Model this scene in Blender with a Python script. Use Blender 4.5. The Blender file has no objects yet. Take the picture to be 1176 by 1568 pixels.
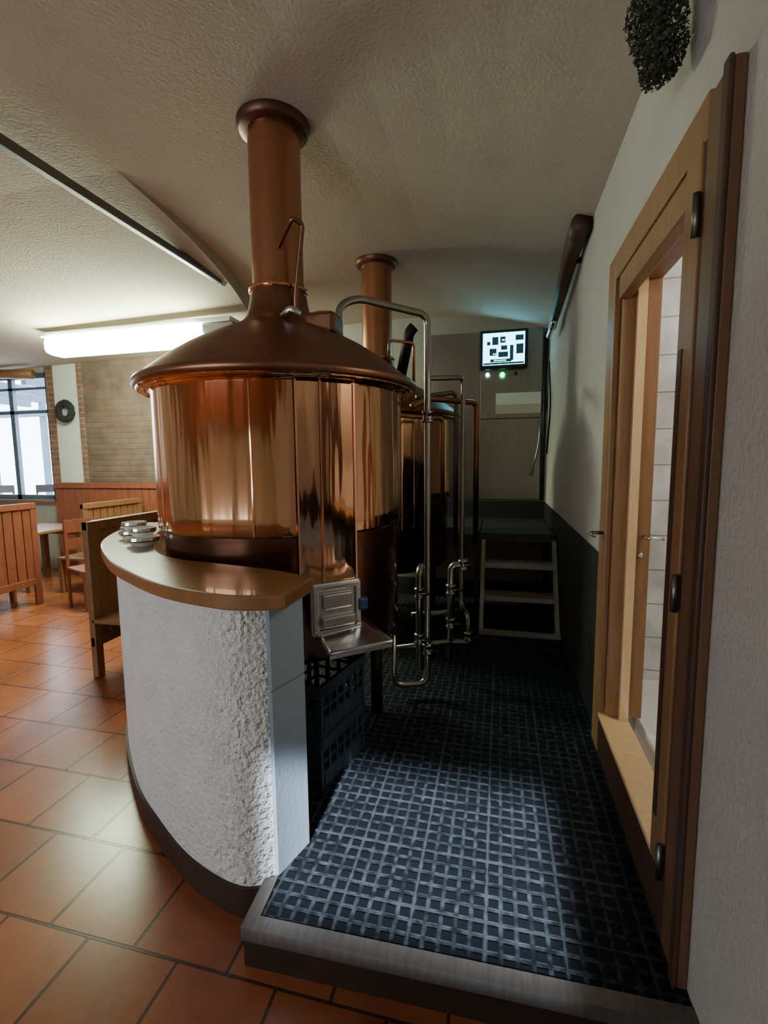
import bpy, math, random
from mathutils import Matrix, Vector
random.seed(4)
S=bpy.context.scene; COL=bpy.context.collection
# ---------------------------------------------------------------- materials
def newmat(name):
    m=bpy.data.materials.new(name); m.use_nodes=True
    nt=m.node_tree; b=nt.nodes["Principled BSDF"]; return m,nt,b
def N(nt,t,**k):
    n=nt.nodes.new(t)
    for a,v in k.items():
        if a in n.inputs: n.inputs[a].default_value=v
        else: setattr(n,a,v)
    return n
def mat(name,col,rough=.5,metal=0,var=.12,scale=6,bump=0,bscale=60,spec=.5,coat=0,stretch=None,emis=None,es=0,rvar=0,bdist=.01,bstretch=None):
    m,nt,b=newmat(name)
    tc=N(nt,"ShaderNodeTexCoord")
    mp=N(nt,"ShaderNodeMapping"); nt.links.new(tc.outputs["Object"],mp.inputs[0])
    if stretch: mp.inputs["Scale"].default_value=stretch
    n=N(nt,"ShaderNodeTexNoise"); n.inputs["Scale"].default_value=scale; n.inputs["Detail"].default_value=5
    nt.links.new(mp.outputs[0],n.inputs["Vector"])
    r=N(nt,"ShaderNodeValToRGB")
    r.color_ramp.elements[0].position=.3; r.color_ramp.elements[1].position=.7
    r.color_ramp.elements[0].color=[c*(1-var) for c in col]+[1]
    r.color_ramp.elements[1].color=[min(1,c*(1+var)) for c in col]+[1]
    nt.links.new(n.outputs["Fac"],r.inputs[0]); nt.links.new(r.outputs[0],b.inputs["Base Color"])
    b.inputs["Roughness"].default_value=rough; b.inputs["Metallic"].default_value=metal
    b.inputs["Specular IOR Level"].default_value=spec; b.inputs["Coat Weight"].default_value=coat
    if rvar:
        mr=N(nt,"ShaderNodeMapRange"); mr.inputs[3].default_value=rough-rvar; mr.inputs[4].default_value=rough+rvar
        nt.links.new(n.outputs["Fac"],mr.inputs[0]); nt.links.new(mr.outputs[0],b.inputs["Roughness"])
    if bump:
        mp2=N(nt,"ShaderNodeMapping"); nt.links.new(tc.outputs["Object"],mp2.inputs[0])
        if bstretch: mp2.inputs["Scale"].default_value=bstretch
        n2=N(nt,"ShaderNodeTexNoise"); n2.inputs["Scale"].default_value=bscale; n2.inputs["Detail"].default_value=3
        nt.links.new(mp2.outputs[0],n2.inputs["Vector"])
        bp=N(nt,"ShaderNodeBump"); bp.inputs["Strength"].default_value=min(1,bump); bp.inputs["Distance"].default_value=bdist
        nt.links.new(n2.outputs["Fac"],bp.inputs["Height"]); nt.links.new(bp.outputs[0],b.inputs["Normal"])
    if emis:
        b.inputs["Emission Color"].default_value=list(emis)+[1]; b.inputs["Emission Strength"].default_value=es
    return m
def brickmat(name,c1,c2,cm,w,h,offset,mortar,rough,loc=(0,0,0),rot=(0,0,0),bump=.5,var=None,coat=0,spec=.5,blotch=5):
    m,nt,b=newmat(name)
    tc=N(nt,"ShaderNodeTexCoord"); mp=N(nt,"ShaderNodeMapping")
    mp.inputs["Location"].default_value=loc; mp.inputs["Rotation"].default_value=rot
    nt.links.new(tc.outputs["Object"],mp.inputs[0])
    br=N(nt,"ShaderNodeTexBrick"); br.offset=offset; br.squash=1
    br.inputs["Scale"].default_value=1; br.inputs["Brick Width"].default_value=w; br.inputs["Row Height"].default_value=h
    br.inputs["Mortar Size"].default_value=mortar; br.inputs["Mortar Smooth"].default_value=.3
    br.inputs["Color1"].default_value=list(c1)+[1]; br.inputs["Color2"].default_value=list(c2)+[1]; br.inputs["Mortar"].default_value=list(cm)+[1]
    nt.links.new(mp.outputs[0],br.inputs["Vector"])
    n=N(nt,"ShaderNodeTexNoise"); n.inputs["Scale"].default_value=blotch; n.inputs["Detail"].default_value=6
    nt.links.new(mp.outputs[0],n.inputs["Vector"])
    mx=N(nt,"ShaderNodeMix",data_type='RGBA',blend_type='MULTIPLY'); mx.inputs[0].default_value=.7
    rr=N(nt,"ShaderNodeValToRGB"); rr.color_ramp.elements[0].position=.28; rr.color_ramp.elements[0].color=(.45,.37,.34,1); rr.color_ramp.elements[1].position=.68
    nt.links.new(n.outputs["Fac"],rr.inputs[0])
    nt.links.new(br.outputs["Color"],mx.inputs[6]); nt.links.new(rr.outputs[0],mx.inputs[7]); nt.links.new(mx.outputs[2],b.inputs["Base Color"])
    bp=N(nt,"ShaderNodeBump"); bp.inputs["Strength"].default_value=bump; bp.inputs["Distance"].default_value=.005; bp.invert=True
    nt.links.new(br.outputs["Fac"],bp.inputs["Height"]); nt.links.new(bp.outputs[0],b.inputs["Normal"])
    mr=N(nt,"ShaderNodeMapRange"); mr.inputs[3].default_value=rough+.08; mr.inputs[4].default_value=rough-.04
    nt.links.new(n.outputs["Fac"],mr.inputs[0]); nt.links.new(mr.outputs[0],b.inputs["Roughness"])
    b.inputs["Coat Weight"].default_value=coat; b.inputs["Specular IOR Level"].default_value=spec
    return m
def emit(name,col,s):
    return mat(name,(.02,.02,.02),.4,emis=col,es=s)

M={}
M['ceil']=mat("plaster_ceiling",(.46,.395,.31),.9,var=.05,scale=2,bump=.5,bscale=60,bdist=.010)
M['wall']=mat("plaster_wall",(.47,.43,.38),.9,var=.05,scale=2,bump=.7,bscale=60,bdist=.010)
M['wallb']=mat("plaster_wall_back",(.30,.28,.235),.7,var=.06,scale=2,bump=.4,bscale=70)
M['panel']=mat("brushed_steel_cladding",(.40,.39,.35),.30,1,var=.05,scale=2,rvar=.05,stretch=(14,14,.6))
M['highlight_fold']=mat("steel_fold_highlight",(.85,.83,.72),.3,.35,var=.05,scale=1.5)  # pale, mostly non-metal colour stands in for the highlight on the steel
M['stucco']=mat("rough_stucco",(.80,.76,.73),.9,var=.06,scale=6,bump=1.0,bscale=50,bdist=.034)
M['endpaint']=mat("painted_counter_end",(.32,.39,.46),.6,var=.06,scale=4,bump=.15)
M['terra']=brickmat("terracotta_tiles",(.35,.105,.038),(.25,.07,.028),(.06,.028,.02),.355,.355,.5,.006,.24,loc=(.12,-.125,0),bump=.5,blotch=3)
M['wood']=mat("varnished_counter_wood",(.25,.115,.042),.3,var=.2,scale=3,stretch=(2,12,2),coat=.3)
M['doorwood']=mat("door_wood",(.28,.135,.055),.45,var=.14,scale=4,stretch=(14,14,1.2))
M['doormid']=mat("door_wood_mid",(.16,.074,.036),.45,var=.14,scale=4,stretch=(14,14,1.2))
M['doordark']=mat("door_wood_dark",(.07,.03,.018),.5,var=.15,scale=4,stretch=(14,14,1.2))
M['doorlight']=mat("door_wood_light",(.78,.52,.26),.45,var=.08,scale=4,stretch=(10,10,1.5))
M['bench']=mat("bench_wood",(.20,.055,.028),.45,var=.2,scale=4,stretch=(10,10,1.5))
M['benchl']=mat("bench_wood_light",(.21,.095,.04),.45,var=.15,scale=4,stretch=(10,10,1.5))
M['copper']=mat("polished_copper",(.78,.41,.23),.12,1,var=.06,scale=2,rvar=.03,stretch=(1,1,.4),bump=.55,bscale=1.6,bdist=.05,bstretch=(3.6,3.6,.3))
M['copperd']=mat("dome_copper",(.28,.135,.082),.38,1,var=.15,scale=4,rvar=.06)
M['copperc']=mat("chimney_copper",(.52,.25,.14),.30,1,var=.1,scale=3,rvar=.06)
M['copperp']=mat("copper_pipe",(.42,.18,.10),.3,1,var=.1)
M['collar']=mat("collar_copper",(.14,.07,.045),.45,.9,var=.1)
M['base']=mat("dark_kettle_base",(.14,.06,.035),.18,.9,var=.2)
M['dark']=mat("dark_metal",(.02,.018,.018),.5,.5)
M['steel']=mat("stainless_steel",(.62,.62,.62),.25,1,var=.05,rvar=.05)
M['steelp']=mat("stainless_pipe",(.36,.34,.30),.3,1,var=.05)
M['steeld']=mat("dull_steel",(.20,.20,.19),.4,1,var=.1)
M['deck']=mat("dark_deck",(.06,.06,.06),.5,.6)
M['tread']=mat("tread_steel",(.42,.42,.38),.45,.3,var=.1)
M['trim']=mat("steel_edge_trim",(.17,.15,.135),.45,.6,var=.15,scale=12,stretch=(6,1,1))
M['riser']=mat("brown_riser",(.03,.016,.012),.5,var=.2)
M['skirt']=mat("brown_skirting",(.04,.019,.013),.5,var=.2)
M['wains']=mat("black_wainscot",(.014,.013,.013),.6,var=.2)
M['crate']=mat("crate_plastic",(.035,.052,.07),.42,var=.1)
M['tile']=brickmat("white_wall_tiles",(.85,.86,.88),(.82,.83,.85),(.35,.35,.35),.2,.2,0,.004,.2,rot=(math.radians(90),0,0),bump=.3)
M['brick']=brickmat("old_brick",(.17,.095,.065),(.115,.075,.058),(.12,.09,.07),.25,.08,.5,.012,.9,rot=(math.radians(90),0,0),bump=.8)
M['quoin']=brickmat("red_quoin_brick",(.25,.11,.075),(.19,.09,.065),(.24,.2,.16),.25,.08,.5,.012,.9,rot=(math.radians(90),0,0),bump=.8)
M['white']=mat("white_paint",(.78,.78,.75),.7,var=.03)
M['pier']=mat("white_pier_paint",(.55,.57,.52),.7,var=.03)
M['glass']=mat("clear_glass",(.95,1,.98),.08); M['glass'].node_tree.nodes["Principled BSDF"].inputs["Transmission Weight"].default_value=.45
M['frame']=mat("window_frame_blue",(.06,.11,.16),.5)
M['green']=mat("dried_hops",(.06,.065,.045),.95,var=.5,scale=30)
M['wreath']=mat("dark_wreath",(.012,.013,.012),.9,var=.4,scale=30)
M['ground']=mat("terrace_ground",(.8,.83,.85),.9)
M['blue']=mat("blue_plastic",(.02,.06,.20),.4)
M['matr']=mat("dark_floor_mat",(.02,.018,.017),.95,var=.3,scale=40,bump=.5,bscale=200)
M['tube']=emit("fluorescent_tube",(.82,1.0,.72),110)
M['screen']=emit("screen_glow",(.14,.66,.95),10)
M['widget']=emit("screen_widget",(.02,.09,.12),.4)
M['widget2']=emit("screen_green",(.1,.9,.5),3)
M['ledg']=emit("green_indicator",(.02,1,.3),9)
M['ledw']=emit("white_indicator",(.5,1,.9),14)
# mosaic anti-slip floor
m,nt,b=newmat("black_stud_tiles"); M['stud']=m
tc=N(nt,"ShaderNodeTexCoord")
def br(w,mort,loc):
    mp=N(nt,"ShaderNodeMapping"); mp.inputs["Location"].default_value=loc; nt.links.new(tc.outputs["Object"],mp.inputs[0])
    k=N(nt,"ShaderNodeTexBrick"); k.offset=0; k.inputs["Scale"].default_value=1; k.inputs["Brick Width"].default_value=w; k.inputs["Row Height"].default_value=w
    k.inputs["Mortar Size"].default_value=mort; k.inputs["Mortar Smooth"].default_value=.5; nt.links.new(mp.outputs[0],k.inputs["Vector"]); return k
k1=br(.048,.010,(.02,.02,0)); k2=br(.24,.0028,(.02,.02,0))
nz=N(nt,"ShaderNodeTexNoise"); nz.inputs["Scale"].default_value=28; nz.inputs["Detail"].default_value=6; nt.links.new(tc.outputs["Object"],nz.inputs["Vector"])
cr=N(nt,"ShaderNodeValToRGB"); cr.color_ramp.elements[0].color=(.009,.011,.014,1); cr.color_ramp.elements[1].color=(.050,.058,.068,1); cr.color_ramp.elements[0].position=.40;cr.color_ramp.elements[1].position=.70
nt.links.new(nz.outputs["Fac"],cr.inputs[0])
mx=N(nt,"ShaderNodeMix",data_type='RGBA'); mx.inputs[6].default_value=(.007,.008,.010,1)
nt.links.new(k1.outputs["Fac"],mx.inputs[0]); nt.links.new(cr.outputs[0],mx.inputs[7])
mx2=N(nt,"ShaderNodeMix",data_type='RGBA'); nt.links.new(k2.outputs["Fac"],mx2.inputs[0]); nt.links.new(mx.outputs[2],mx2.inputs[6]); mx2.inputs[7].default_value=(.045,.05,.056,1)
nt.links.new(mx2.outputs[2],b.inputs["Base Color"]); b.inputs["Roughness"].default_value=.5
b.inputs["Specular IOR Level"].default_value=.12
bp=N(nt,"ShaderNodeBump"); bp.invert=True; bp.inputs["Strength"].default_value=.8; bp.inputs["Distance"].default_value=.004
nt.links.new(k1.outputs["Fac"],bp.inputs["Height"]); nt.links.new(bp.outputs[0],b.inputs["Normal"])

# ---------------------------------------------------------------- builders
def empty(name):
    e=bpy.data.objects.new(name,None); COL.objects.link(e); return e
def mesh(name,v,f,m,parent=None,smooth=False):
    me=bpy.data.meshes.new(name); me.from_pydata([tuple(p) for p in v],[],f); me.update()
    o=bpy.data.objects.new(name,me); COL.objects.link(o)
    if m: me.materials.append(m)
    if smooth:
        for p in me.polygons: p.use_smooth=True
    if parent: o.parent=parent
    return o
CUBEF=[(0,3,2,1),(4,5,6,7),(0,1,5,4),(1,2,6,5),(2,3,7,6),(3,0,4,7)]
def boxes(name,L,m,parent=None,mtx=None,bevel=0):
    v=[];f=[]
    for (x0,x1,y0,y1,z0,z1) in L:
        n=len(v)
        v+=[Vector(p) for p in [(x0,y0,z0),(x1,y0,z0),(x1,y1,z0),(x0,y1,z0),(x0,y0,z1),(x1,y0,z1),(x1,y1,z1),(x0,y1,z1)]]
        f+=[tuple(i+n for i in q) for q in CUBEF]
    if mtx: v=[mtx@p for p in v]
    o=mesh(name,v,f,m,parent)
    if bevel:
        b=o.modifiers.new("b",'BEVEL'); b.width=bevel; b.segments=2
    return o
def box(name,x0,x1,y0,y1,z0,z1,m,parent=None,bevel=0,mtx=None): return boxes(name,[(x0,x1,y0,y1,z0,z1)],m,parent,mtx,bevel)
def lathe(name,prof,c,m,parent=None,seg=96,a0=0,a1=360,smooth=True):
    v=[];f=[];full=abs(a1-a0-360)<.01; n=seg if full else seg+1
    for r,z in prof:
        for i in range(n):
            a=math.radians(a0+(a1-a0)*i/seg); v.append((c[0]+r*math.cos(a),c[1]+r*math.sin(a),z))
    for j in range(len(prof)-1):
        for i in range(seg):
            i2=(i+1)%n
            f.append((j*n+i,j*n+i2,(j+1)*n+i2,(j+1)*n+i))
    return mesh(name,v,f,m,parent,smooth)
def fillet(pts,r,k=6):
    P=[Vector(p) for p in pts]; out=[P[0]]
    for i in range(1,len(P)-1):
        a,b,c=P[i-1],P[i],P[i+1]; d1=(a-b);d2=(c-b)
        rr=min(r,d1.length*.49,d2.length*.49); s=b+d1.normalized()*rr; e=b+d2.normalized()*rr
        for t in range(k+1):
            u=t/k; out.append(s*(1-u)**2+b*2*u*(1-u)+e*u*u)
    out.append(P[-1]); return out
def tube(name,pts,r,m,parent=None,fr=.05,seg=14):
    P=fillet(pts,fr) if fr and len(pts)>2 else [Vector(p) for p in pts]
    v=[];f=[];prev=None
    for i,p in enumerate(P):
        t=(P[min(i+1,len(P)-1)]-P[max(i-1,0)]).normalized()
        if prev is None:
            ref=Vector((0,0,1)) if abs(t.z)<.9 else Vector((1,0,0)); n=t.cross(ref).normalized()
        else: n=(prev-t*prev.dot(t)).normalized()
        prev=n; bnm=t.cross(n)
        rr=r[0]+(r[1]-r[0])*i/(len(P)-1) if isinstance(r,tuple) else r
        for k in range(seg):
            a=2*math.pi*k/seg; v.append(p+n*math.cos(a)*rr+bnm*math.sin(a)*rr)
    for i in range(len(P)-1):
        for k in range(seg):
            k2=(k+1)%seg; f.append((i*seg+k,i*seg+k2,(i+1)*seg+k2,(i+1)*seg+k))
    f.append(tuple(range(seg-1,-1,-1))); f.append(tuple((len(P)-1)*seg+k for k in range(seg)))
    return mesh(name,v,f,m,parent,True)
def crv(pts,k=8):
    P=[Vector((p[0],p[1],0)) for p in pts]; out=[]
    for i in range(len(P)-1):
        p0=P[max(i-1,0)];p1=P[i];p2=P[i+1];p3=P[min(i+2,len(P)-1)]
        for t in range(k):
            u=t/k
            out.append(.5*((2*p1)+(p2-p0)*u+(2*p0-5*p1+4*p2-p3)*u*u+(3*p1-p0-3*p2+p3)*u**3))
    out.append(P[-1]); return out
def ribbon(name,A,B,z0,z1,m,parent=None,bevel=0):
    n=len(A);v=[]
    for L,z in ((A,z0),(B,z0),(B,z1),(A,z1)): v+=[(p.x,p.y,z) for p in L]
    f=[]
    for i in range(n-1):
        for q in range(4):
            q2=(q+1)%4; f.append((q*n+i,q*n+i+1,q2*n+i+1,q2*n+i))
    f.append((0,n,2*n,3*n)); f.append((n-1,4*n-1,3*n-1,2*n-1))
    o=mesh(name,v,f,m,parent)
    import bmesh
    bm=bmesh.new();bm.from_mesh(o.data);bmesh.ops.recalc_face_normals(bm,faces=bm.faces);bm.to_mesh(o.data);bm.free()
    if bevel:
        b=o.modifiers.new("b",'BEVEL'); b.width=bevel; b.segments=2; b.limit_method='ANGLE'
    return o
def prism(name,poly,z0,z1,m,parent=None):
    n=len(poly); v=[(x,y,z0) for x,y in poly]+[(x,y,z1) for x,y in poly]
    f=[tuple(range(n-1,-1,-1)),tuple(range(n,2*n))]+[(i,(i+1)%n,n+(i+1)%n,n+i) for i in range(n)]
    return mesh(name,v,f,m,parent)

# ---------------------------------------------------------------- room shell
XL,XR,YB,YN=-9.2,.54,5.9,-2.4; WT=.16
box("floor",XL,XR+.2,YN,YB+.2,-.1,0,M['terra'])
def xstep(y): return -2.20-.30*(max(0,y-2.6)/2.7)**1.9*2.0
def zc(x,y):
    if x>-1.1: z=3.37-.25*((x+1.1)/1.64)**2
    else: z=3.37-.02*(-1.1-x)
    if x<xstep(y)-.003: z-=.16*min(1,max(0,(y-2.5)/2.3))
    return z
base=[.56,.3,0,-.3,-.6,-.9,-1.2,-1.6,-2.0]; off=[0,-.012,-.25,-.7,-1.4,-2.4,-3.4,-4.6]
ys=[YN-.1+i*(YB+.3-YN)/60 for i in range(61)]
v=[]
for y in ys:
    for x in base: v.append((x,y,zc(x,y)))
    for o_ in off:
        x=xstep(y)+o_; v.append((x,y,zc(x,y)))
    v.append((XL-.2,y,zc(XL,y)))
n=len(base)+len(off)+1
f=[(j*n+i,j*n+i+1,(j+1)*n+i+1,(j+1)*n+i) for j in range(60) for i in range(n-1)]
mesh("ceiling",v,f,M['ceil'])
boxes("wall_right",[(XR,XR+WT,YN,1.42,0,3.5),(XR,XR+WT,2.54,YB,0,3.5),(XR,XR+WT,1.42,2.54,2.52,3.5),(XR,XR+WT,1.42,2.54,0,.16)],M['wall'])
box("wainscot_right",XR-.012,XR-.001,2.63,YB-.001,.14,1.13,M['wains'])
WX0,WX1,WZ0,WZ1=-9.0,-6.66,1.09,3.02
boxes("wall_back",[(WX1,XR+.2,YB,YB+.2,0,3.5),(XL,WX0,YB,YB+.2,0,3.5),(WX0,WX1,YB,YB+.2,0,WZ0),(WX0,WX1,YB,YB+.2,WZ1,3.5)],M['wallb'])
box("wall_left",XL-.2,XL,YN,YB+.2,0,3.5,M['wall'])
FX0,FX1,FZ0,FZ1=-5.2,-2.0,.9,2.1
boxes("wall_front",[(XL,FX0,YN-.2,YN,0,3.5),(FX0,FX1,YN-.2,YN,0,FZ0),(FX0,FX1,YN-.2,YN,FZ1,3.5),(FX1,XR+.2,YN-.2,YN,0,3.5)],M['wall'])
w=empty("unseen_fill_window"); boxes("frame",[(FX0,FX1,YN-.12,YN-.06,FZ0,FZ0+.05),(FX0,FX1,YN-.12,YN-.06,FZ1-.05,FZ1)]+[(x,x+.05,YN-.12,YN-.06,FZ0,FZ1) for x in(FX0,-4.15,-3.1,FX1-.05)],M['frame'],w)  # unseen window, added and sized to bring daylight onto the counter front
box("wall_back_stone",-5.98,-2.0,YB-.03,YB-.001,1.3,3.3,M['brick'])
boxes("wall_back_brick_quoins",[(-6.66,-6.52,YB-.025,YB-.001,1.1,3.2),(-6.08,-5.98,YB-.035,YB-.001,1.3,3.2)],M['quoin'])
box("wall_back_white_pier",-6.52,-6.08,YB-.02,YB-.001,1.3,3.2,M['pier'])
boxes("wainscot_back",[(-6.6+i*.12,-6.6+i*.12+.112,YB-.06,YB-.036,0,1.32) for i in range(38)]+[(-6.6,-2.0,YB-.08,YB-.06,1.28,1.36)],M['bench'])
w=empty("window_1")
fr=[(WX0,WX1,YB+.05,YB+.11,WZ0,WZ0+.07),(WX0,WX1,YB+.05,YB+.11,WZ1-.07,WZ1),(WX0,WX1,YB+.05,YB+.11,2.42,2.47),(WX0,WX1,YB+.05,YB+.11,2.78,2.82)]
for x in (WX0,-8.2,-7.48,WX1-.10): fr.append((x,x+.08,YB+.05,YB+.11,WZ0,WZ1))
boxes("frame",fr,M['frame'],w); box("sill",WX0,WX1,YB-.04,YB+.04,WZ0-.04,WZ0,M['benchl'],w)
e=empty("window_pelmet"); tube("curved_rail",[(-8.9,5.75,3.15),(-8.2,5.7,3.10),(-7.4,5.7,2.99),(-6.75,5.75,2.97)],.07,M['benchl'],e,.3)
box("terrace_ground",-16,0,YB+.25,16,-.2,-.02,M['ground'])
e=empty("pergola")
boxes("posts",[(x,x+.10,8.6,8.7,-.02,3.0) for x in(-11.5,-10,-8.8)],M['frame'],e)
boxes("beams",[(-14,-6,8.55,8.65,2.7,2.85)]+[(x,x+.1,6.6,9.2,3.0,3.15) for x in(-12,-11,-10,-9,-8)],M['frame'],e)
def chair(x,y,rot,m,name="terrace_chair",z=-.02):
    e=empty(name); T=Matrix.Translation((x,y,z))@Matrix.Rotation(rot,4,'Z')
    boxes("seat",[(-.22,.22,-.22,.22,.43,.46)],m,e,T,.01)
    boxes("legs",[(a,a+.03,b_,b_+.03,-.0,.44) for a in(-.22,.19) for b_ in(-.22,.19)],m,e,T)
    h=1.25 if z<0 else 1.0
    boxes("back",[(-.22,-.19,.19,.22,.44,h),(.19,.22,.19,.22,.44,h),(-.22,.22,.195,.215,h-.15,h),(-.22,.22,.195,.215,.66,.78)],m,e,T)
for i,(x,y,r) in enumerate([(-9.6,7.2,.4),(-10.3,7.9,2),(-8.7,7.6,1),(-9.2,6.9,3)]): chair(x,y,r,M['blue'] if i%2 else M['dark'])
chair(-4.55,4.45,1.2,M['bench'],"dining_chair",0)
# ---------------------------------------------------------------- platform
plat=[(-.745,1.27),(.54,1.30),(.54,YB),(-2.35,YB),(-2.35,3.0),(-2.25,2.62),(-1.98,2.2),(-1.62,1.86),(-1.35,1.68),(-1.1,1.55),(-.76,1.5)]
e=empty("raised_platform")
prism("tiled_top",plat,.0,.14,M['stud'],e)
prism("front_trim",[(-.79,1.22),(.54,1.25),(.54,1.30),(-.745,1.27)],.10,.147,M['trim'],e)
prism("side_trim",[(-.79,1.22),(-.745,1.27),(-.755,1.425),(-.80,1.40)],.10,.147,M['trim'],e)
prism("riser",[(-.785,1.228),(.54,1.258),(.54,1.30),(-.745,1.28),(-.755,1.425),(-.795,1.40)],0,.10,M['riser'],e)
mp_=[(-.30,1.16),(-.40,1.13),(-.45,1.05),(-.46,.9),(-.46,.3),(.5,.3),(.5,1.19)]
prism("door_mat",mp_,.001,.016,M['matr'])
# ---------------------------------------------------------------- bar counter
e=empty("bar_counter")
Wo=crv([(-.765,1.435),(-.89,1.385),(-1.13,1.45),(-1.39,1.59),(-1.67,1.78),(-2.04,2.13),(-2.27,2.45),(-2.39,2.72),(-2.42,2.9)])
Wi=crv([(-.715,1.595),(-.9,1.56),(-1.1,1.6),(-1.3,1.72),(-1.57,1.9),(-1.91,2.22),(-2.13,2.52),(-2.24,2.75),(-2.27,2.9)])
ribbon("stucco_wall",Wo,Wi,.0,1.163,M['stucco'],e)
cen=Vector((-.95,2.9,0))
Sk=[p+(p-cen).normalized()*.012 for p in Wo]
ribbon("skirting",Sk,Wo,0,.115,M['skirt'],e)
prism("painted_end",[(-.768,1.425),(-.757,1.43),(-.707,1.597),(-.718,1.60)],.14,.84,M['endpaint'],e)
prism("painted_end_upper",[(-.768,1.425),(-.757,1.43),(-.707,1.597),(-.718,1.60)],.845,1.163,M['endpaint'],e)
To=crv([(-.665,1.36),(-.78,1.325),(-.9,1.325),(-1.15,1.395),(-1.42,1.54),(-1.71,1.74),(-2.09,2.09),(-2.32,2.42),(-2.44,2.70),(-2.47,2.9)])
Ti=crv([(-.66,1.60),(-.76,1.645),(-.88,1.69),(-1.175,1.755),(-1.38,1.80),(-1.6,1.93),(-1.9,2.27),(-2.1,2.57),(-2.18,2.75),(-2.2,2.9)])
ribbon("wooden_top",To,Ti,1.163,1.215,M['wood'],e,.008)

# ---------------------------------------------------------------- kettles
def kettle(c,full=True):
    e=empty("brewing_kettle")
    lathe("copper_body",[(.625,1.31),(.645,1.312),(.652,1.325),(.652,1.40),(.652,1.975),(.668,1.992),(.70,2.0)],c,M['copper'],e,160)
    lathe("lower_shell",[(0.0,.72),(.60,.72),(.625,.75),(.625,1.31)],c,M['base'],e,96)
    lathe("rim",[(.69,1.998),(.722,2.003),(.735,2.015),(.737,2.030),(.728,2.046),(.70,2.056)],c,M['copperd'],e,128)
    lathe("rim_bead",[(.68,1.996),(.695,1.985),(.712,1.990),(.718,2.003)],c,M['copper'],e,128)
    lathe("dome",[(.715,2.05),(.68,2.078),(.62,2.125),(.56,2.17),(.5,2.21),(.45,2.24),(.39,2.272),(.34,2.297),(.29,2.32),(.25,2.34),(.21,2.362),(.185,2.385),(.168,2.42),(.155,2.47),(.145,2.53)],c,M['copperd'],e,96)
    lathe("neck_ring",[(.137,2.525),(.156,2.53),(.156,2.548),(.137,2.553)],c,M['copper'],e,64)
    lathe("chimney",[(.137,2.54),(.134,2.60),(.134,3.42)],c,M['copperc'],e,64)
    zt=zc(*c)
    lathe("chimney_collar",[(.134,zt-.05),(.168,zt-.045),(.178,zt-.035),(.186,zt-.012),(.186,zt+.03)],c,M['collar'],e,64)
    def sector(nm,a0,a1,r,z0,z1,m):
        lathe(nm,[(r-.02,z0),(r,z0),(r,z1),(r-.02,z1)],c,m,e,16,a0,a1,False)
    for i,a in enumerate((-76.5,25,115,205)):
        sector("seam_%d"%i,a-.3,a+.3,.656,1.32,1.985,M['copper'])
    lathe("front_access_panel",[(.64,1.09),(.664,1.10),(.664,1.975)],c,M['copper'],e,24,-60,-37)
    for i,a in enumerate((-60,-51,-37)): sector("panel_edge_%d"%i,a-.35,a+.35,.670,1.09,1.985,M['copper'])
    for i,a in enumerate((20,110,180,250)):
        x=c[0]+.5*math.cos(math.radians(a));y=c[1]+.5*math.sin(math.radians(a))
        tube("leg_%d"%i,[(x,y,.14),(x,y,.74)],.035,M['dark'],e,0)
    return e
K1=(-1.162,2.437);K2=(-1.074,4.215)
k1=kettle(K1);k2=kettle(K2)
tube("lid_lever",[(-1.10,2.32,2.72),(-.98,2.23,2.80),(-.95,2.28,2.79),(-1.02,2.33,2.47),(-1.03,2.36,2.33)],.012,M['copperd'],k1,.02)
boxes("manhole",[(-.96,-.80,2.28,2.44,2.28,2.38)],M['copperd'],k1,None,.02)
lathe("manhole_glass_ring",[(.0,2.385),(.05,2.39),(.06,2.385),(.06,2.37)],(-.88,2.36),M['steel'],k1,32)
tube("clamp",[(-1.03,2.20,2.34),(-.98,2.18,2.37),(-.94,2.20,2.34)],.018,M['steel'],k1,.02)
tube("dome_rail",[(-.60,2.62,2.18),(-.60,2.62,2.30),(-.48,2.72,2.30),(-.48,2.72,2.08)],.008,M['copperp'],k1,.03)
# ---------------------------------------------------------------- pipework
p=empty("brewery_pipework")
tube("swan_neck",[(-.82,2.42,2.28),(-.82,2.42,2.44),(-.74,2.48,2.49),(-.424,2.87,2.49),(-.424,2.87,.22),(-.63,2.80,.22),(-.63,2.80,.55)],.020,M['steelp'],p,.07)
tube("steel_pipe_a",[(-.50,3.3,2.2),(-.27,3.65,2.25),(-.27,3.65,.5),(-.2,3.4,.5),(-.2,3.4,.2)],.018,M['steelp'],p,.06)
tube("steel_pipe_b",[(-.60,3.5,2.1),(-.33,3.75,2.16),(-.33,3.75,.95)],.018,M['steeld'],p,.06)
tube("steel_pipe_c",[(-.48,3.0,.95),(-.48,2.9,.95),(-.48,2.9,.3)],.024,M['steelp'],p,.05)
tube("steel_pipe_d",[(-.30,3.1,.3),(-.30,3.1,.95),(-.20,3.1,.95)],.024,M['steelp'],p,.05)
tube("steel_pipe_e",[(-.65,2.9,.42),(-.30,3.1,.42),(-.18,3.1,.42)],.018,M['steeld'],p,.04)
tube("steel_pipe_f",[(-.55,3.0,.62),(-.22,3.15,.62)],.018,M['steeld'],p,.0)
def valve(x,y,z,i):
    lathe("valve_body_%d"%i,[(.0,z-.035),(.034,z-.035),(.034,z-.02),(.028,z-.015),(.028,z+.015),(.034,z+.02),(.034,z+.035),(.0,z+.035)],(x,y),M['steelp'],p,20)
    tube("valve_lever_%d"%i,[(x,y,z),(x+.03,y-.06,z+.01),(x+.08,y-.08,z+.02)],.007,M['dark'],p,.02)
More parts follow.
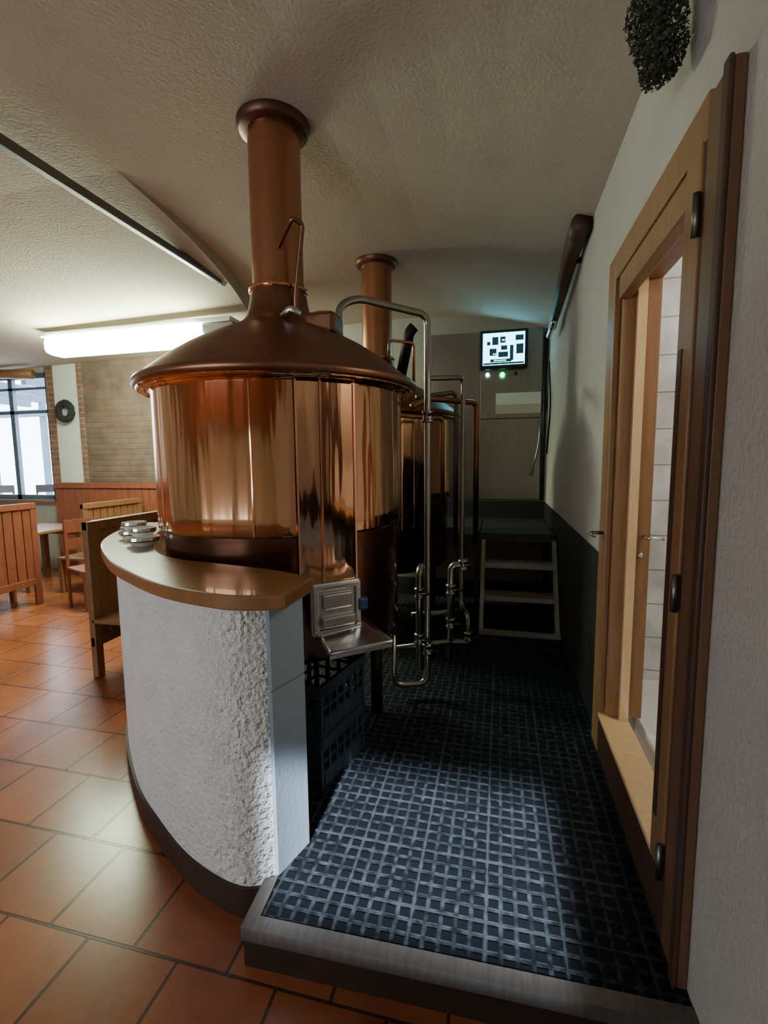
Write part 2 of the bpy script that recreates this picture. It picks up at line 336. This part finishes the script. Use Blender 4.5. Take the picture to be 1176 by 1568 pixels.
for i,(x,y,z) in enumerate([(-.48,2.9,.8),(-.48,2.9,.5),(-.30,3.1,.78),(-.30,3.1,.55),(-.424,2.87,.45),(-.22,3.1,.95),(-.2,3.4,.35),(-.424,2.87,1.9)]): valve(x,y,z,i)
tube("copper_pipe_a",[(-.62,3.4,2.02),(-.52,3.5,2.09),(-.18,3.9,2.09),(-.18,3.9,.95)],.022,M['copperp'],p,.06)
tube("copper_pipe_b",[(-.7,3.2,1.95),(-.42,3.62,1.95),(-.42,3.62,1.2)],.016,M['copperp'],p,.05)
tube("vent_stub",[(-.84,4.1,2.35),(-.74,4.0,2.70),(-.70,4.0,2.74)],.045,M['dark'],k2,.08)
# ---------------------------------------------------------------- stainless outlet with tray
s=empty("stainless_drain_box")
d=Vector((.464,-.487,0)).normalized(); tn=Vector((-d.y,d.x,0))
def fr3(o,x,y,z): return Matrix(((x.x,y.x,z.x,o.x),(x.y,y.y,z.y,o.y),(x.z,y.z,z.z,o.z),(0,0,0,1)))
T=fr3(Vector((-.715,1.965,.99)),tn,d,Vector((0,0,1)))
boxes("housing",[(-.12,.12,-.02,.03,-.12,.12)],M['steel'],s,T,.012)
boxes("hatch_frame",[(-.115,.115,.03,.042,.085,.11),(-.115,.115,.03,.042,-.11,-.09),(-.115,-.09,.03,.042,-.09,.09),(.09,.115,.03,.042,-.09,.09)],M['steel'],s,T,.004)
boxes("hatch_pocket",[(-.07,.07,.03,.05,.0,.07),(-.08,.08,.03,.06,-.08,-.03)],M['steel'],s,T,.008)
boxes("blue_knob",[(.10,.15,.0,.05,-.03,.03)],M['blue'],s,T,.01)
A,B,C,D=[Vector(q) for q in((-.658,1.742,.86),(-.44,1.93,.86),(-.62,2.08,.90),(-.83,1.98,.90))]
up=Vector((0,0,.025)); 
v=[A,B,C,D,A-up,B-up,C-up,D-up]; mesh("tray",v,[(0,1,2,3),(7,6,5,4),(0,4,5,1),(1,5,6,2),(2,6,7,3),(3,7,4,0)],M['steel'],s)
tube("tray_lip",[A,B,C],.009,M['steel'],s,.01); tube("tray_side",[D,A],.009,M['steel'],s,0)
# ---------------------------------------------------------------- crates
def crate(z,off=0):
    e=empty("plastic_crate"); ang=math.atan2(.40,.09)
    T=Matrix.Translation((-.76+off,1.87,z))@Matrix.Rotation(ang-math.pi/2,4,'Z')
    W,Ln,h=.30,.40,.25
    L=[(-W,0,0,Ln,0,.012)]
    for zz,t in((0,.02),(.075,.012),(.13,.012),(.185,.012),(.225,.025)):
        L+=[(-W,0,0,.012,zz,zz+t),(-W,0,Ln-.012,Ln,zz,zz+t),(-.012,0,0,Ln,zz,zz+t),(-W,-W+.012,0,Ln,zz,zz+t)]
    for i in range(7):
        y=i*(Ln-.02)/6; L+=[(-.014,.002,y,y+.018,0,h-.002),(-W-.002,-W+.014,y,y+.018,0,h-.002)]
    for i in range(5):
        x=-W+i*(W-.02)/4; L+=[(x,x+.018,-.002,.014,0,h-.002),(x,x+.018,Ln-.014,Ln+.002,0,h-.002)]
    L+=[(-W-.008,.008,-.008,.012,h-.04,h),(-W-.008,.008,Ln-.012,Ln+.008,h-.04,h),(-.012,.008,0,Ln,h-.04,h),(-W-.008,-W+.012,0,Ln,h-.04,h)]
    L+=[(-.004,.001,.03,Ln-.03,.02,.075),(-W+.03,-.03,-.001,.004,.02,.075)]
    boxes("slatted_shell",L,M['crate'],e,T)
crate(.14);crate(.395,.005)
# ---------------------------------------------------------------- steps and landing
e=empty("steel_steps")
boxes("treads",[(-.115,.50,4.20,4.42,.39,.43),(-.115,.50,4.36,4.58,.65,.69)],M['tread'],e,None,.004)
for x in(-.15,.485):
    mesh("stringer_%s"%("l" if x<0 else "r"),[(x,4.06,.14),(x+.035,4.06,.14),(x+.035,4.18,.14),(x,4.18,.14),(x,4.52,.88),(x+.035,4.52,.88),(x+.035,4.595,.88),(x,4.595,.88)],[(0,3,2,1),(4,5,6,7),(0,1,5,4),(1,2,6,5),(2,3,7,6),(3,0,4,7)],M['tread'],e)
boxes("foot_bar",[(-.15,.52,4.02,4.06,.142,.18)],M['tread'],e)
e=empty("service_landing")
boxes("deck",[(-.17,.525,4.62,5.88,.90,.935),(-.17,.525,4.60,4.63,.86,.94)],M['deck'],e,None,.003)
boxes("side_deck",[(-1.9,-.18,4.95,5.88,.90,.935),(-.42,-.18,4.5,4.95,.90,.935)],M['deck'],e)
boxes("posts",[(-.22,-.18,4.5,4.54,.14,.90),(-.16,-.12,4.64,4.68,.14,.86),(.48,.52,4.64,4.68,.14,.86)],M['deck'],e)
box("baseboard_back",-1.9,XR-.02,YB-.02,YB-.001,.935,1.14,M['wains'])
# ---------------------------------------------------------------- control panel
e=empty("control_panel")
box("enclosure",-.24,.30,YB-.09,YB-.022,2.69,3.13,M['dark'],e,.01)
box("screen",-.205,.265,YB-.096,YB-.091,2.735,3.095,M['screen'],e)
boxes("widgets",[(-.10,-.03,YB-.1,YB-.097,2.96,3.05),(-.01,.05,YB-.1,YB-.097,2.98,3.05),(-.16,-.12,YB-.1,YB-.097,2.96,3.0),(.16,.25,YB-.1,YB-.097,3.0,3.06),(-.13,-.05,YB-.1,YB-.097,2.84,2.92),(.0,.07,YB-.1,YB-.097,2.9,2.95),(.17,.25,YB-.1,YB-.097,2.85,2.96),(.1,.14,YB-.1,YB-.097,2.78,2.95),(-.2,.26,YB-.1,YB-.097,2.74,2.76),(-.03,.08,YB-.1,YB-.097,2.82,2.88),(-.12,.12,YB-.1,YB-.097,2.765,2.80)],M['widget'],e)
boxes("widgets_green",[(-.09,-.04,YB-.103,YB-.1,2.85,2.865),(.01,.04,YB-.103,YB-.1,3.0,3.02),(-.08,.06,YB-.103,YB-.1,2.775,2.79)],M['widget2'],e)
def led(x,z,m,nm,r=.02):
    bpy.ops.mesh.primitive_uv_sphere_add(segments=16,ring_count=8,radius=r,location=(x,YB-.05,z)); o=bpy.context.object;o.name=nm;o.data.materials.append(m);o.parent=e
led(-.15,2.64,M['ledw'],"white_lamp");led(.02,2.63,M['ledg'],"green_lamp",.028);led(.17,2.64,M['dark'],"button")
e=empty("stainless_splash_panel"); boxes("sheet",[(-.90,-.242,YB-.018,YB-.002,1.16,3.14),(-.236,.47,YB-.018,YB-.002,1.16,2.12),(-.236,.47,YB-.018,YB-.002,2.126,3.14)],M['panel'],e,None,.004)
mesh("highlight_fold",[(-.05,YB-.019,2.42),(.46,YB-.019,2.42),(.46,YB-.06,2.30),(-.05,YB-.06,2.30),(-.05,YB-.06,2.28),(.46,YB-.06,2.28),(.46,YB-.019,2.18),(-.05,YB-.019,2.18)],[(0,3,2,1),(3,4,5,2),(4,7,6,5),(0,7,4,3),(1,2,5,6)],M['highlight_fold'],e)  # band carrying the painted highlight of the steel sheet
e=empty("wall_conduit")
tube("conduit",[(.50,YB-.04,1.16),(.50,YB-.04,3.08)],.02,M['dark'],e,0)
tube("hose",[(.46,YB-.13,2.15),(.44,YB-.15,1.8),(.36,YB-.2,1.45)],.012,M['steeld'],e,.1)
tube("hose_2",[(.515,YB-.3,2.7),(.515,YB-.6,2.2),(.515,YB-.3,1.7)],.010,M['dark'],e,.2)
e=empty("wall_mounted_arm_lamp")
P=[(.475,3.30,3.09),(.465,3.6,3.08),(.45,3.9,2.96),(.46,4.3,2.92),(.46,4.8,2.86)]
tube("curved_arm",P,(.065,.035),M['doordark'],e,.2)
tube("lamp_tube",[(.45,4.5,2.83),(.45,5.0,2.83)],.025,M['steel'],e,0)
tube("bracket",[(.535,3.7,3.02),(.46,3.7,3.02)],.02,M['dark'],e,0)
# ---------------------------------------------------------------- door_1
e=empty("door_1"); xf=XR-.03
boxes("casing",[(xf,XR,2.48,2.62,.14,2.58),(xf,XR,1.48,2.48,2.46,2.58)],M['doorwood'],e,None,.006)
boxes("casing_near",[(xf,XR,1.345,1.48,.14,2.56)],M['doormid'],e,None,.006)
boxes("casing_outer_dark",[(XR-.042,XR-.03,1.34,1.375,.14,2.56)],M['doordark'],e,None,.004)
boxes("jamb",[(XR,XR+.12,1.42,1.58,.16,2.52),(XR,XR+WT,2.44,2.54,.36,2.47),(XR,XR+WT,1.58,2.54,2.44,2.52)],M['doorwood'],e,None,.003)
boxes("light_rebate",[(XR+.055,XR+.095,2.415,2.44,.345,2.44)],M['doorlight'],e)
boxes("stile_near",[(XR-.033,XR+.02,1.50,1.61,.34,2.47)],M['doorwood'],e,None,.004)
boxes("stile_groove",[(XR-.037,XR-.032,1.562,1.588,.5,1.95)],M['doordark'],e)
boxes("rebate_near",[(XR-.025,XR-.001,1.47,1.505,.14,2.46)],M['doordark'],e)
boxes("top_rail",[(XR-.02,XR+.03,1.61,2.44,2.36,2.47)],M['doorwood'],e,None,.004)
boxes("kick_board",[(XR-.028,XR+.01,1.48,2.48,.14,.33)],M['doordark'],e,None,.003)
boxes("sill",[(XR-.03,XR+.10,1.60,2.48,.33,.352)],M['doorlight'],e,None,.003)
for i,z in enumerate((2.28,1.25,.40)):
    tube("hinge_%d"%i,[(XR-.042,1.492,z-.055),(XR-.042,1.492,z+.055)],.010,M['steeld'],e,0)
tube("handle_lever",[(XR-.03,2.53,1.27),(XR-.09,2.53,1.27),(XR-.09,2.42,1.27)],.009,M['steeld'],e,.02)
tube("handle_lever_inner",[(XR+.13,2.44,1.27),(XR+.13,2.38,1.27),(XR+.20,2.38,1.27)],.009,M['steel'],e,.02)
tube("keyhole",[(XR+.12,2.44,1.18),(XR+.12,2.43,1.18)],.012,M['steel'],e,0)
box("wall_side_room_back",XR+WT,2.4,2.95,3.05,0,3.2,M['tile'])
box("wall_side_room_right",2.4,2.5,.3,3.05,0,3.2,M['white'])
box("wall_side_room_front",XR+WT,2.4,.2,.3,0,3.2,M['white'])
box("floor_side_room",XR+WT,2.4,.3,2.95,.2,.34,M['white'])
box("ceiling_side_room",XR+WT,2.5,.2,3.05,2.9,3.0,M['white'])
# ---------------------------------------------------------------- ceiling objects
e=empty("ceiling_conduit_rail")
box("rail",-2.47,-2.42,-2.2,3.95,3.22,3.275,M['steeld'],e,.008)
boxes("clips",[(-2.46,-2.43,y,y+.03,3.27,3.35) for y in(-1.5,0,3.6)],M['steeld'],e)
tube("rail_end",[(-2.445,3.93,3.25),(-2.445,4.0,3.25)],.03,M['steel'],e,0)
e=empty("fluorescent_ceiling_lamp")
box("housing",-5.05,-2.65,4.42,4.62,3.06,3.11,M['white'],e,.01)
box("diffuser",-4.98,-3.0,4.38,4.66,2.86,3.065,M['tube'],e,.07)
box("end_cap",-2.99,-2.62,4.43,4.61,2.95,3.06,M['steeld'],e,.02)
e=empty("dried_hop_garland"); v=[];f=[]
for i in range(5200):
    t=random.random(); z=2.77+t*.35; rr=(.03+.052*math.sin(math.pi*min(1,t*.8+.1)))*math.sqrt(random.random())
    a=random.random()*6.283; c=Vector((.44+rr*math.cos(a)+.012*math.sin(z*25),1.70+rr*math.sin(a)*1.2,z))
    u=Vector([random.uniform(-1,1) for _ in range(3)]).normalized(); w=u.cross(Vector([random.uniform(-1,1) for _ in range(3)])).normalized()
    s_=random.uniform(.004,.009); n=len(v); v+=[c-u*s_,c+w*s_*.6,c+u*s_,c-w*s_*.6]; f.append((n,n+1,n+2,n+3))
mesh("leaves",v,f,M['green'],e); tube("stem",[(.44,1.70,3.11),(.44,1.70,2.80)],.008,M['doordark'],e,0)
e=empty("wall_wreath"); v=[];f=[]
R_,r_=.12,.045
for i in range(32):
    for k in range(12):
        a=i*2*math.pi/32;b_=k*2*math.pi/12; q=r_*(1+.25*random.random())
        v.append((-6.27+(R_+q*math.cos(b_))*math.cos(a),YB-.09+q*math.sin(b_)*.8,2.42+(R_+q*math.cos(b_))*math.sin(a)))
for i in range(32):
    for k in range(12): f.append((i*12+k,((i+1)%32)*12+k,((i+1)%32)*12+(k+1)%12,i*12+(k+1)%12))
mesh("ring",v,f,M['wreath'],e)
# ---------------------------------------------------------------- benches, table
def bench(x,y0,y1,h,m,face=-1):
    e=empty("slatted_bench"); L=[];n=int((y1-y0)/.115)
    for i in range(n):
        y=y0+.05+i*(y1-y0-.1)/n; L.append((x-.012,x+.012,y+.004,y+.102,.30,h-.06))
    boxes("back_slats",L,m,e)
    boxes("back_frame",[(x-.025,x+.025,y0,y0+.07,0,h),(x-.025,x+.025,y1-.07,y1,0,h),(x-.03,x+.03,y0,y1,h-.07,h),(x-.02,x+.02,y0,y1,.24,.32)],m,e,None,.006)
    xa,xb=sorted((x,x+face*.45))
    boxes("seat",[(xa,xb,y0,y1,.43,.46)],m,e,None,.005)
    xl=x+face*.43
    boxes("front_legs",[(min(xl,xl+.05*-face),max(xl,xl+.05*-face),yy,yy+.05,0,.43) for yy in(y0,y1-.05)],m,e)
bench(-3.0,2.86,4.3,1.21,M['benchl'],1)
bench(-5.25,2.6,4.35,1.2,M['bench'],-1)
bench(-5.0,4.75,5.75,1.15,M['benchl'],-1)
def table(x0,x1,y0,y1,m):
    e=empty("dining_table"); box("top",x0,x1,y0,y1,.73,.77,m,e,.01)
    boxes("legs",[(a,a+.07,b_,b_+.07,0,.73) for a in(x0+.06,x1-.13) for b_ in(y0+.06,y1-.13)],m,e)
    boxes("apron",[(x0+.1,x1-.1,y0+.08,y0+.1,.63,.73),(x0+.1,x1-.1,y1-.1,y1-.08,.63,.73)],m,e)
table(-6.6,-5.75,4.6,5.6,M['benchl']); table(-7.3,-5.9,2.6,4.1,M['bench'])
# ---------------------------------------------------------------- glass ashtrays on counter
def ash(x,y,z0=1.216,s=1):
    e=empty("glass_ashtray")
    lathe("bowl",[(0,z0),(.055*s,z0),(.075*s,z0+.02),(.08*s,z0+.045),(.068*s,z0+.046),(.055*s,z0+.02),(0,z0+.014)],(x,y),M['glass'],e,20,smooth=False)
    lathe("chrome_band",[(.078*s,z0+.022),(.083*s,z0+.03),(.081*s,z0+.044)],(x,y),M['steel'],e,20,smooth=False)
ash(-1.80,2.07);ash(-2.02,2.26);ash(-2.14,2.40);ash(-1.80,2.07,1.264,.8);ash(-2.02,2.26,1.264,.8)

# ---------------------------------------------------------------- lights
W=bpy.data.worlds.new("sky"); S.world=W; W.use_nodes=True
bg=W.node_tree.nodes["Background"]; bg.inputs[0].default_value=(.80,.89,1,1); bg.inputs[1].default_value=11.0
def area(name,loc,target,sx,sy,power,col,spread=180):
    l=bpy.data.lights.new(name,'AREA'); l.shape='RECTANGLE'; l.size=sx; l.size_y=sy; l.energy=power; l.color=col; l.spread=math.radians(spread)
    o=bpy.data.objects.new(name,l); COL.objects.link(o); o.location=loc
    o.rotation_euler=(Vector(target)-Vector(loc)).to_track_quat('-Z','Y').to_euler(); return o
area("platform_patch_beam",(-.27,YN+.15,2.75),(-.27,1.70,.14),.98,.42,11,(.76,.88,1),2.5)  # unseen narrow beam, added to lay the lit patch on the platform
def point(name,loc,p_,col,r=.1):
    l=bpy.data.lights.new(name,'POINT'); l.energy=p_; l.color=col; l.shadow_soft_size=r
    o=bpy.data.objects.new(name,l); COL.objects.link(o); o.location=loc
point("side_room_lamp",(1.5,1.9,2.6),24,(1,.95,.85))
# ---------------------------------------------------------------- camera
pch=math.radians(6.2);psi=math.radians(13.7);rl=math.radians(0.6)
F=Vector((-math.sin(psi)*math.cos(pch),math.cos(psi)*math.cos(pch),-math.sin(pch)))
R0=Vector((math.cos(psi),math.sin(psi),0));U0=R0.cross(F)
R=R0*math.cos(rl)-U0*math.sin(rl);U=U0*math.cos(rl)+R0*math.sin(rl)
cd=bpy.data.cameras.new("camera"); cam=bpy.data.objects.new("camera",cd); COL.objects.link(cam)
cam.matrix_world=fr3(Vector((0,0,1.64)),R,U,-F)
cd.sensor_fit='VERTICAL'; cd.sensor_height=24; cd.lens=24*1020/2212; cd.clip_start=.02
S.camera=cam
